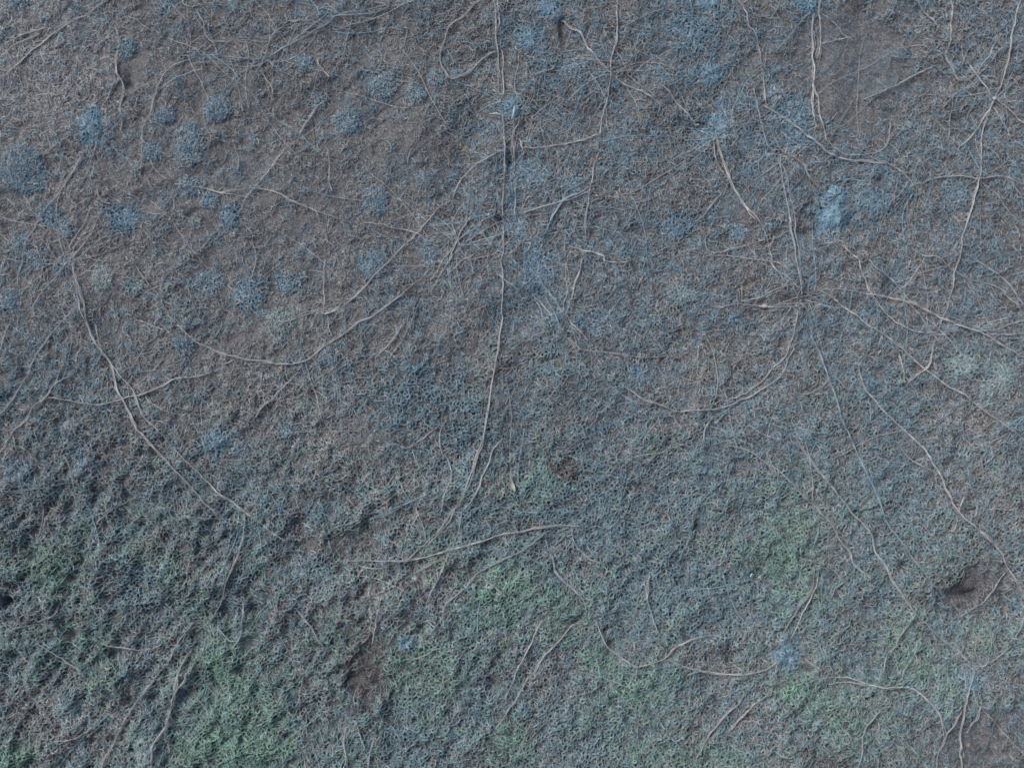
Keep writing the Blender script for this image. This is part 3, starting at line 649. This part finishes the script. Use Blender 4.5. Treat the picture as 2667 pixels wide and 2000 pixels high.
(5,'g',"short sagging strand below the left start of the rising middle strand","H 110,350 200,370 300,375"),
(8,'n',"long strand crossing the green middle growth down to the left","H 1320,140 1200,250 1060,320 900,410 800,510 700,610 660,700 600,780"),
(6,'g',"thin pale strand left in the green middle growth, slanting down left","H 700,310 650,420 600,530 580,610"),
(6,'g',"thin bowed strand right of the fuzzy dark brown patch, above it","H 290,550 260,640 240,750 220,850"),
(7,'n',"curved strand bulging right in the lower middle, upper end","H 1330,190 1350,270 1385,340 1400,400 1450,460 1520,520 1570,580 1590,650"),
(9,'g',"long strand from the bulge down left in the lower middle","H 1590,650 1550,710 1490,750 1430,820 1340,920 1260,1030 1180,1130 1100,1260 1060,1330 1010,1400"),
(7,'g',"strand running parallel left of the long one below the bulge","H 1310,700 1260,800 1210,900 1150,1020 1110,1120 1070,1200"),
(6,'g',"thin strand stepping down right from the end of the rising middle strand","H 1500,110 1500,180 1530,250 1600,310 1680,350"),
(8,'g',"sagging strand in the lower middle with both ends raised","H 1650,700 1700,830 1780,920 1850,970 1910,1000 2000,980 2090,940 2140,885 2212,850 I 120,820 200,805 270,810"),
(6,'n',"jointed strand dropping on to the sagging strand","H 1990,410 1980,500 1978,600 2010,700 2050,780 2100,860"),
(5,'n',"thin left arm of the jointed strand in the lower middle","H 1840,250 1920,330 1990,410"),
(6,'g',"short upright strand hanging below the sagging strand","H 1910,1000 1900,1040 1893,1090"),
(8,'g',"strand leading right from the sagging strand to the blue white fluff","H 2110,950 2212,1000 I 120,1020 240,1050 360,1055 460,1040 560,1010 630,950"),
(9,'n',"thick upright strand at the bottom edge under the fuzzy brown patch","H 60,1370 50,1480 65,1560 65,1670"),
(6,'g',"thin crooked strand between two upright ones at the bottom","H 125,1350 150,1430 180,1500"),
(9,'n',"bluish strand leaving the bottom edge right of the crooked one","H 245,1380 230,1480 210,1580 195,1670"),
(7,'g',"pale strand slanting right to the bottom edge","H 235,1570 300,1620 385,1670"),
(5,'b',"short bluish strand left of the rising middle strand","H 940,50 960,90 975,150"),
(5,'b',"small bluish strand above the green middle growth","H 795,20 780,100 757,190"),
(4,'g',"thin strand right of the fuzzy dark brown patch","H 470,950 560,920 650,880"),
(7,'t',"brownish fuzzy strand under the rising middle strand","H 450,430 560,370 660,310"),
(6,'n',"bluish strand inside the green middle growth, slanting down right","H 940,440 1000,490 1080,550"),
(6,'g',"strand arching from the dark pit rim up to the right","I 1800,690 1860,650 1950,590 2020,500 2090,410"),
(6,'g',"strand slanting down left from the long strand under the green","I 1480,680 1410,790 1370,860 1340,920"),
(7,'n',"short thick strand below the slanting one in the lower right","I 1325,930 1305,990 1285,1060"),
(5,'n',"curved strand with its foot by the level lower right strand","I 1520,840 1500,910 1450,1000 1410,1090"),
(7,'g',"left looped arm of the star shaped node at lower right","I 1820,860 1800,920 1850,980 1885,1000"),
(6,'g',"upright arm of the star shaped node at lower right","I 1892,810 1885,900 1900,960 1930,1000"),
(6,'n',"right curved arm of the star shaped node at lower right","I 1935,700 1975,790 1975,870 1965,960 1925,1000"),
(9,'g',"strand hanging from the star shaped node to the bottom edge","I 1885,1010 1860,1090 1830,1180 1820,1260 1815,1350 1800,1480 1805,1670"),
(5,'g',"thin strand beside the top of the hanging strand under the node","I 1815,1040 1828,1100 1822,1170"),
(8,'g',"level strand turning down to the bottom edge in the lower right","I 900,1070 1060,1075 1200,1110 1300,1135 1400,1135 1500,1150 1580,1220 1640,1290 1680,1380 1690,1480 1660,1570 1630,1670"),
(5,'g',"thin straight strand above the level lower right strand","I 950,1110 1075,1105 1210,1120 1330,1135 1440,1140"),
(6,'g',"strand rising right out of the lower right bottom strand","I 1795,1270 1740,1370 1690,1470"),
(6,'n',"bluish strand right of the hanging strand under the node","I 1920,1250 1880,1350 1840,1430"),
(7,'n',"crooked strand in the lower right going down to the bottom edge","I 1300,1260 1230,1350 1170,1450 1160,1560 1115,1670"),
(4,'g',"thin twig like strand forking from the crooked bottom strand","I 1275,1360 1280,1430 1290,1490"),
(7,'g',"strand curving down left below the blue white fluff","I 420,1180 350,1270 260,1370 180,1440 130,1550 110,1580"),
(9,'t',"brownish pale strand above the blue white fluff, left one of two","I 870,370 850,480 820,550 750,640 700,720 660,790"),
(6,'g',"strand above the blue white fluff, right one of two","I 900,430 840,560 790,650 750,740 705,830"),
(5,'b',"thin bluish upright strand on the green growth at right","I 890,90 870,180 858,250"),
(6,'b',"long thin bluish strand slanting down right to the fluff","I 270,400 310,510 350,600 400,700 470,780"),
(6,'n',"strand curving in from the right edge at the lower right","I 2225,620 2180,720 2130,810"),
(6,'n',"thin strand slanting up right from the star shaped node","I 1940,1000 2030,930 2100,870"),
(6,'w',"short pale strand above the dark pit, slanting up right","I 1745,130 1755,100 1772,65"),
(4,'g',"thin strand at the right edge above the pit strands","I 2225,330 2190,350 2140,380"),
(8,'g',"pale loose bundle of strands in the bottom right of the green growth","I 580,1160 500,1230 430,1300 370,1370 330,1410"),
(6,'b',"short bluish strand below the blue white fluff","I 800,1040 815,1100 820,1170"),
(5,'b',"tiny bluish strand right of the blue white fluff","I 870,870 885,900 900,935"),
]

def resample(pts, step):
    p = np.array(pts, np.float64)
    p = np.vstack([2*p[0]-p[1], p, 2*p[-1]-p[-2]])
    out = []
    for i in range(1, len(p)-2):
        a, b, c, d = p[i-1], p[i], p[i+1], p[i+2]
        n = max(2, int(np.linalg.norm(c-b) / step))
        for t in np.arange(n) / n:
            out.append(.5*((2*b) + (-a+c)*t + (2*a-5*b+4*c-d)*t*t + (-a+3*b-3*c+d)*t**3))
    out.append(p[-2]); return np.array(out)

def smooth_noise(r, n, wl):
    k = max(2, int(n / wl) + 2); v = r.normal(0, 1, k + 3); x = np.linspace(0, k, n); i = x.astype(int); f = x - i; f = f*f*(3-2*f)
    return v[i]*(1-f) + v[i+1]*f

GREYN = np.array([.40, .40, .40])
def strand(width, tint, label, s, idx):
    r = np.random.default_rng(5000 + idx)
    p = resample(path(s), 5.0); n = len(p)
    p[:, 0] += smooth_noise(r, n, 9) * 1.4 + smooth_noise(r, n, 3) * .5
    p[:, 1] += smooth_noise(r, n, 9) * 1.4 + smooth_noise(r, n, 3) * .5
    T = np.gradient(p, axis=0); T /= np.linalg.norm(T, axis=1, keepdims=True) + 1e-6
    Nn = np.stack([-T[:, 1], T[:, 0]], 1)
    t = np.linspace(0, 1, n)
    z0 = relief(p[:, 0], p[:, 1]); 
    for _ in range(6): z0 = np.convolve(np.pad(z0, 4, mode='edge'), np.ones(9)/9, 'valid')
    zr = relief(p[:, 0], p[:, 1]); zp = np.pad(zr, 3, mode='edge'); zm = np.max([zp[q:q+n] for q in range(7)], 0)
    z0 = .35 * z0 + .65 * np.convolve(np.pad(zm, 2, mode='edge'), np.ones(5)/5, 'valid')
    z0 = z0 + 6.8 + 8.0 * samp(COA, p[:, 0], p[:, 1]) + 1.2 * smooth_noise(r, n, 26)
    m = 2 if width < 5 else 3 if width < 7 else 5 if width < 10 else 8
    base = np.array(TINT[tint]); parts = []
    wob_w = .8 + .3 * np.abs(smooth_noise(r, n, 14))
    for k in range(m):
        a = smooth_noise(r, n, 11) * .75; b = smooth_noise(r, n, 11) * .55
        off = a * width * .20 * wob_w
        q = p + Nn * off[:, None]
        a0, a1 = (0, n) if k < 2 else (int(r.uniform(0, .3) * n), int(r.uniform(.7, 1) * n) + 1)
        a1 = min(a1, n)
        if a1 - a0 < 3: a0, a1 = 0, n
        R = (width * .5 / math.sqrt(m) * .37) * wob_w * (.25 + .9 * np.sin(math.pi * np.clip(t, .03, .97)) ** .35)
        R = np.maximum(R, .6) * r.uniform(.75, 1.15)
        Z = z0 + b * width * .22
        col = base * r.uniform(.82, 1.12)
        V, Q = tubes(q[None, a0:a1].astype(np.float32), Z[None, a0:a1].astype(np.float32), R[None, a0:a1].astype(np.float32), 6)
        L = a1 - a0
        cc = np.repeat(col[None] * (1 + .10 * smooth_noise(r, L, 8))[:, None], 6, 0)
        parts.append((V, Q, cc))
    # fine hairs leaving the strand
    nh = int(n * (.55 if width > 5 else .35))
    if nh > 0:
        i = r.integers(0, n, nh); side = r.choice([-1, 1], nh)
        th = np.arctan2(T[i, 1], T[i, 0]) + side * r.uniform(.1, .9, nh) + (r.random(nh) < .3) * math.pi
        P = grow(p[i, 0].astype(np.float32), p[i, 1].astype(np.float32), 7, 4.2, .2, 0, r, 0, th)
        tt = np.linspace(0, 1, 7)[None]
        Z = z0[i][:, None] * (1 - tt) + (relief(P[..., 0], P[..., 1]) + 5) * tt
        R = .7 * (1.1 - .6 * tt) * r.uniform(.7, 1.1, nh)[:, None]
        V, Q = tubes(P, Z, R, 3)
        C = colours(P[:, 0, 0], P[:, 0, 1], r) * .5 + base * .45
        parts.append((V, Q, np.repeat(C, 21, 0)))
    V, Q, C = join(parts)
    o = make_mesh("strand", V, Q, np.clip(C, 0, .85), FIB)
    tag(o, label, "strand", "long strands lying over the mat")
    return o
for i, s in enumerate(STRANDS): strand(*s, i)

PBLUE = np.array([.160, .280, .370]); PPALE = np.array([.21, .33, .41]); PTEAL = np.array([.235, .345, .37])
for k, (cx, cy, rx, ry, den, kind, label) in enumerate(PATCHES):
    r = np.random.default_rng(9000 + k)
    area = rx * ry * (1 if kind in 'rt' else 1)
    teal = any(w in label for w in ('teal', 'pale tuft'))
    base = PTEAL if teal else PBLUE
    if kind == 'r':
        n = int(area * .80 * den) + 20
        a = r.uniform(0, 2*math.pi, n); q = r.random(n) ** .58 * r.normal(1, .04, n)
        edge = 1 + .09*np.sin(2*a + k) + .06*np.sin(3*a + 2*k) + .05*np.sin(5*a + 3*k)
        x = cx + rx*q*edge*np.cos(a); y = cy + ry*q*edge*np.sin(a)
        P = grow(x.astype(np.float32), y.astype(np.float32), 4, 3.0, .35, .1, r)
        for _ in range(2): P[..., 0], P[..., 1] = pull(P[..., 0].copy(), P[..., 1].copy(), 0, .5, 4)
        rise = r.uniform(1.5, 7, n) + 2.5*np.clip(1 - q*q, 0, 1); rad = .70
    elif kind == 't':
        n = int(area * .50 * den) + 20
        x = cx + rx*r.normal(0, .50, n); y = cy + ry*r.normal(0, .50, n)
        P = grow(x.astype(np.float32), y.astype(np.float32), 6, 3.6, .24, .3, r)
        for _ in range(2): P[..., 0], P[..., 1] = pull(P[..., 0].copy(), P[..., 1].copy(), 1, .5, 6)
        rise = r.uniform(2, 8, n); rad = .72
    else:
        n = int(area * .72 * den) + 20
        a = r.uniform(0, 2*math.pi, n); q = np.abs(r.normal(0, .50, n))*(1 + .30*np.sin(3*a + 1.7*k + .6) + .32*np.sin(7*a + 2.3*k) + .2*np.sin(11*a + k))
        x = cx + rx*q*np.cos(a); y = cy + ry*q*np.sin(a)
        if kind == 'v': v = np.clip((y - (cy - ry)) / (2.3*ry), 0, 1); x = cx - 14*v + (x - cx)*(1.25 - 1.05*v)
        P = grow(x.astype(np.float32), y.astype(np.float32), 8, 3.8, .26, .25, r)
        for _ in range(2): P[..., 0], P[..., 1] = pull(P[..., 0].copy(), P[..., 1].copy(), 1, .6, 7)
        rise = r.uniform(3, 10, n) * np.clip(1.15 - q, .4, 1); rad = .72
    rise = rise + 4.0 * float(samp(thick, np.array([cx]), np.array([cy]))[0])
    K = P.shape[1]; tt = np.linspace(0, 1, K)[None]
    Z = relief(P[..., 0], P[..., 1]) + rise[:, None] * (.5 + .8*np.sin(math.pi*(tt*.8 + .1))) + r.normal(0, .5, (n, K))
    R = rad * r.uniform(.65, 1.2, n)[:, None] * (.45 + .7*np.sin(math.pi*(tt*.86 + .07)))
    w = r.random(n)[:, None] ** 1.6 * 1.0
    if kind in 'sv' or label.startswith('bright'): base = np.array([.155, .295, .40])
    C = base*(1 - w*.55) + (PPALE if not teal else PTEAL)*w*.55
    C = np.where((r.random(n) < (.3 if kind == 'r' else .15))[:, None], GREYN, C) * r.uniform(.75, 1.18, n)[:, None]
    V, Q = tubes(P.astype(np.float32), Z, R, 3)
    o = make_mesh("mould_tuft" if kind != 'r' else "mould_patch", V, Q, np.repeat(C, K*3, 0), FIB)
    tag(o, label, "mould tuft" if kind != 'r' else "mould patch", "blue tufts of mould" if kind != 'r' else "blue patches of mould")

# ---------------------------------------------------------------- small stray things
def bit(name, label, cat, col, s, w, idx, z=16, group=None):
    r = np.random.default_rng(300 + idx)
    p = resample(path(s), 2.5); n = len(p); t = np.linspace(0, 1, n)
    z0 = relief(p[:, 0], p[:, 1]) + z + 1.5*np.sin(3*t)
    R = w*.5*(.5 + .6*np.sin(math.pi*np.clip(t, .05, .95)))
    V, Q = tubes(p[None].astype(np.float32), z0[None].astype(np.float32), R[None].astype(np.float32), 6)
    o = make_mesh(name, V, Q, np.repeat(np.array(col)[None], len(V), 0), FIB); tag(o, label, cat, group); return o
YEL = (.42, .36, .07); RED = (.42, .09, .08); VIV = (.10, .34, .68)
bit("yellow_fibre", "yellow curled fibre on open ground near the top middle", "fibre", YEL, "B 783,972 800,968 812,955 826,938", 2.6, 1, group="small yellow fibres")
bit("yellow_fibre", "tiny yellow fibre above the curled one near the top middle", "fibre", YEL, "B 840,778 850,770 857,762", 2.2, 2, group="small yellow fibres")
bit("yellow_fibre", "yellow fibre lying over the dark hollow in the lower left", "fibre", YEL, "G 930,530 945,515 960,500", 2.4, 3, group="small yellow fibres")
bit("yellow_fibre", "small yellow fibre in the coarse blue growth near the centre", "fibre", YEL, "E 1262,1160 1275,1166 1290,1168", 2.2, 4, group="small yellow fibres")
bit("yellow_fibre", "yellow fibre near the teal tuft close to the right edge", "fibre", YEL, "F 1905,650 1908,668 1907,682", 2.2, 5, group="small yellow fibres")
bit("yellow_fibre", "orange yellow fibre left of the tall teal tuft at lower left", "fibre", (.42, .27, .08), "G 478,1068 488,1062 494,1050", 3, 6, group="small yellow fibres")
bit("red_fibre", "red speck of fibre on the coarse blue growth left of the centre", "fibre", RED, "E 108,945 115,950 121,948", 4, 7, group="small red fibres")
bit("red_fibre", "dark red speck of fibre at the left, above the thick rising strand", "fibre", RED, "D 210,918 216,921 220,919", 3.4, 8, group="small red fibres")
bit("red_fibre", "red fibre on the green mound in the far lower left", "fibre", RED, "G 300,375 306,385 304,398", 3, 9, group="small red fibres")
bit("blue_fibre", "vivid blue speck at the top left quarter near the upper edge", "fibre", VIV, "A 1668,56 1676,54 1684,58", 4, 10, group="vivid blue specks")
bit("blue_fibre", "vivid blue speck left of the knotted level strand at right", "fibre", VIV, "F 355,425 362,433 364,440", 5, 11, group="vivid blue specks")
bit("blue_fibre", "vivid blue speck on the coarse growth near the red speck", "fibre", VIV, "E 415,1010 421,1016 426,1014", 4.5, 12, group="vivid blue specks")
bit("blue_fibre", "pale blue speck by the dark knot in the top middle", "fibre", (.3, .55, .72), "B 960,1384 966,1380 972,1386", 5, 13, group="vivid blue specks")
bit("blue_fibre", "vivid blue speck on the green middle growth", "fibre", VIV, "H 1168,902 1174,904 1180,901", 4.5, 14, group="vivid blue specks")
bit("blue_fibre", "light blue fibre standing at the green growth at right", "fibre", (.3, .55, .72), "I 456,426 460,416 464,408", 4, 15, group="vivid blue specks")
bit("blue_fibre", "vivid blue speck close to the level strand in the lower right", "fibre", (.2, .45, .7), "I 1452,1134 1462,1136 1474,1133", 4.5, 16, group="vivid blue specks")
bit("white_flake", "white sliver like a grain in the dark gap in the upper right", "flake", (.45, .46, .46), "C 114,801 124,798 134,802", 4, 17, 18)
bit("white_fibre", "white bristle lying across the bright blue cluster in the top middle", "fibre", (.33, .42, .46), "B 970,738 1000,740 1020,742 1040,752", 4, 18, 22)
bit("white_fibre", "white curved bristle standing in the bright blue cluster", "fibre", (.33, .43, .48), "B 1130,700 1128,730 1115,780", 5, 19, 24)
bit("pale_knot", "small pale knot on the level strand left of the dark crossing", "knot", (.36, .36, .35), "F 530,337 547,340 564,342", 10, 20, 12)
bit("pale_knot", "pale knot where strands cross near the upper right edge", "knot", (.30, .35, .36), "C 2000,635 2012,640 2024,648", 11, 21, 12)
bit("yellow_lump", "yellowish pale lump in the dark hollow at the far lower left", "lump", (.30, .30, .19), "G 690,1000 708,1012 726,1005", 7, 22, 16)

# a dry leaf shaped flake
def flake(label, s, w, col):
    p = resample(path(s), 3); n = len(p); t = np.linspace(0, 1, n)
    z = relief(p[:, 0], p[:, 1]) + 20
    T = np.gradient(p, axis=0); T /= np.linalg.norm(T, axis=1, keepdims=True); Nn = np.stack([-T[:, 1], T[:, 0]], 1)
    hw = w * (.15 + .85*np.sin(math.pi*np.clip(t, .02, .98)**1.6))
    cols = []
    for u in (-1, -.5, 0, .5, 1):
        q = p + Nn*(hw*u)[:, None]; cols.append((q, z + 3*u*u - .8)) 
    V = []
    for top in (0, 1):
        for q, zz in cols: V.append(np.stack([(q[:, 0]-1333.5)*S, -(q[:, 1]-1000)*S, (zz - 1.2*top)*S], 1))
    V = np.concatenate(V); Q = []
    for top in (0, 1):
        for c in range(4):
            a = (top*5 + c)*n; b = a + n
            for i in range(n-1): Q.append((a+i, b+i, b+i+1, a+i+1))
    for c in (0, 4):
        a = c*n; b = (5+c)*n
        for i in range(n-1): Q.append((a+i, b+i, b+i+1, a+i+1))
    o = make_mesh("dry_flake", V, np.array(Q), np.repeat(np.array(col)[None], len(V), 0), FIB)
    tag(o, label, "flake")
flake("pale leaf shaped flake lying near the centre bottom of the blue growth", "E 1098,1413 1108,1445 1118,1480 1135,1515", 5, (.31, .32, .31))
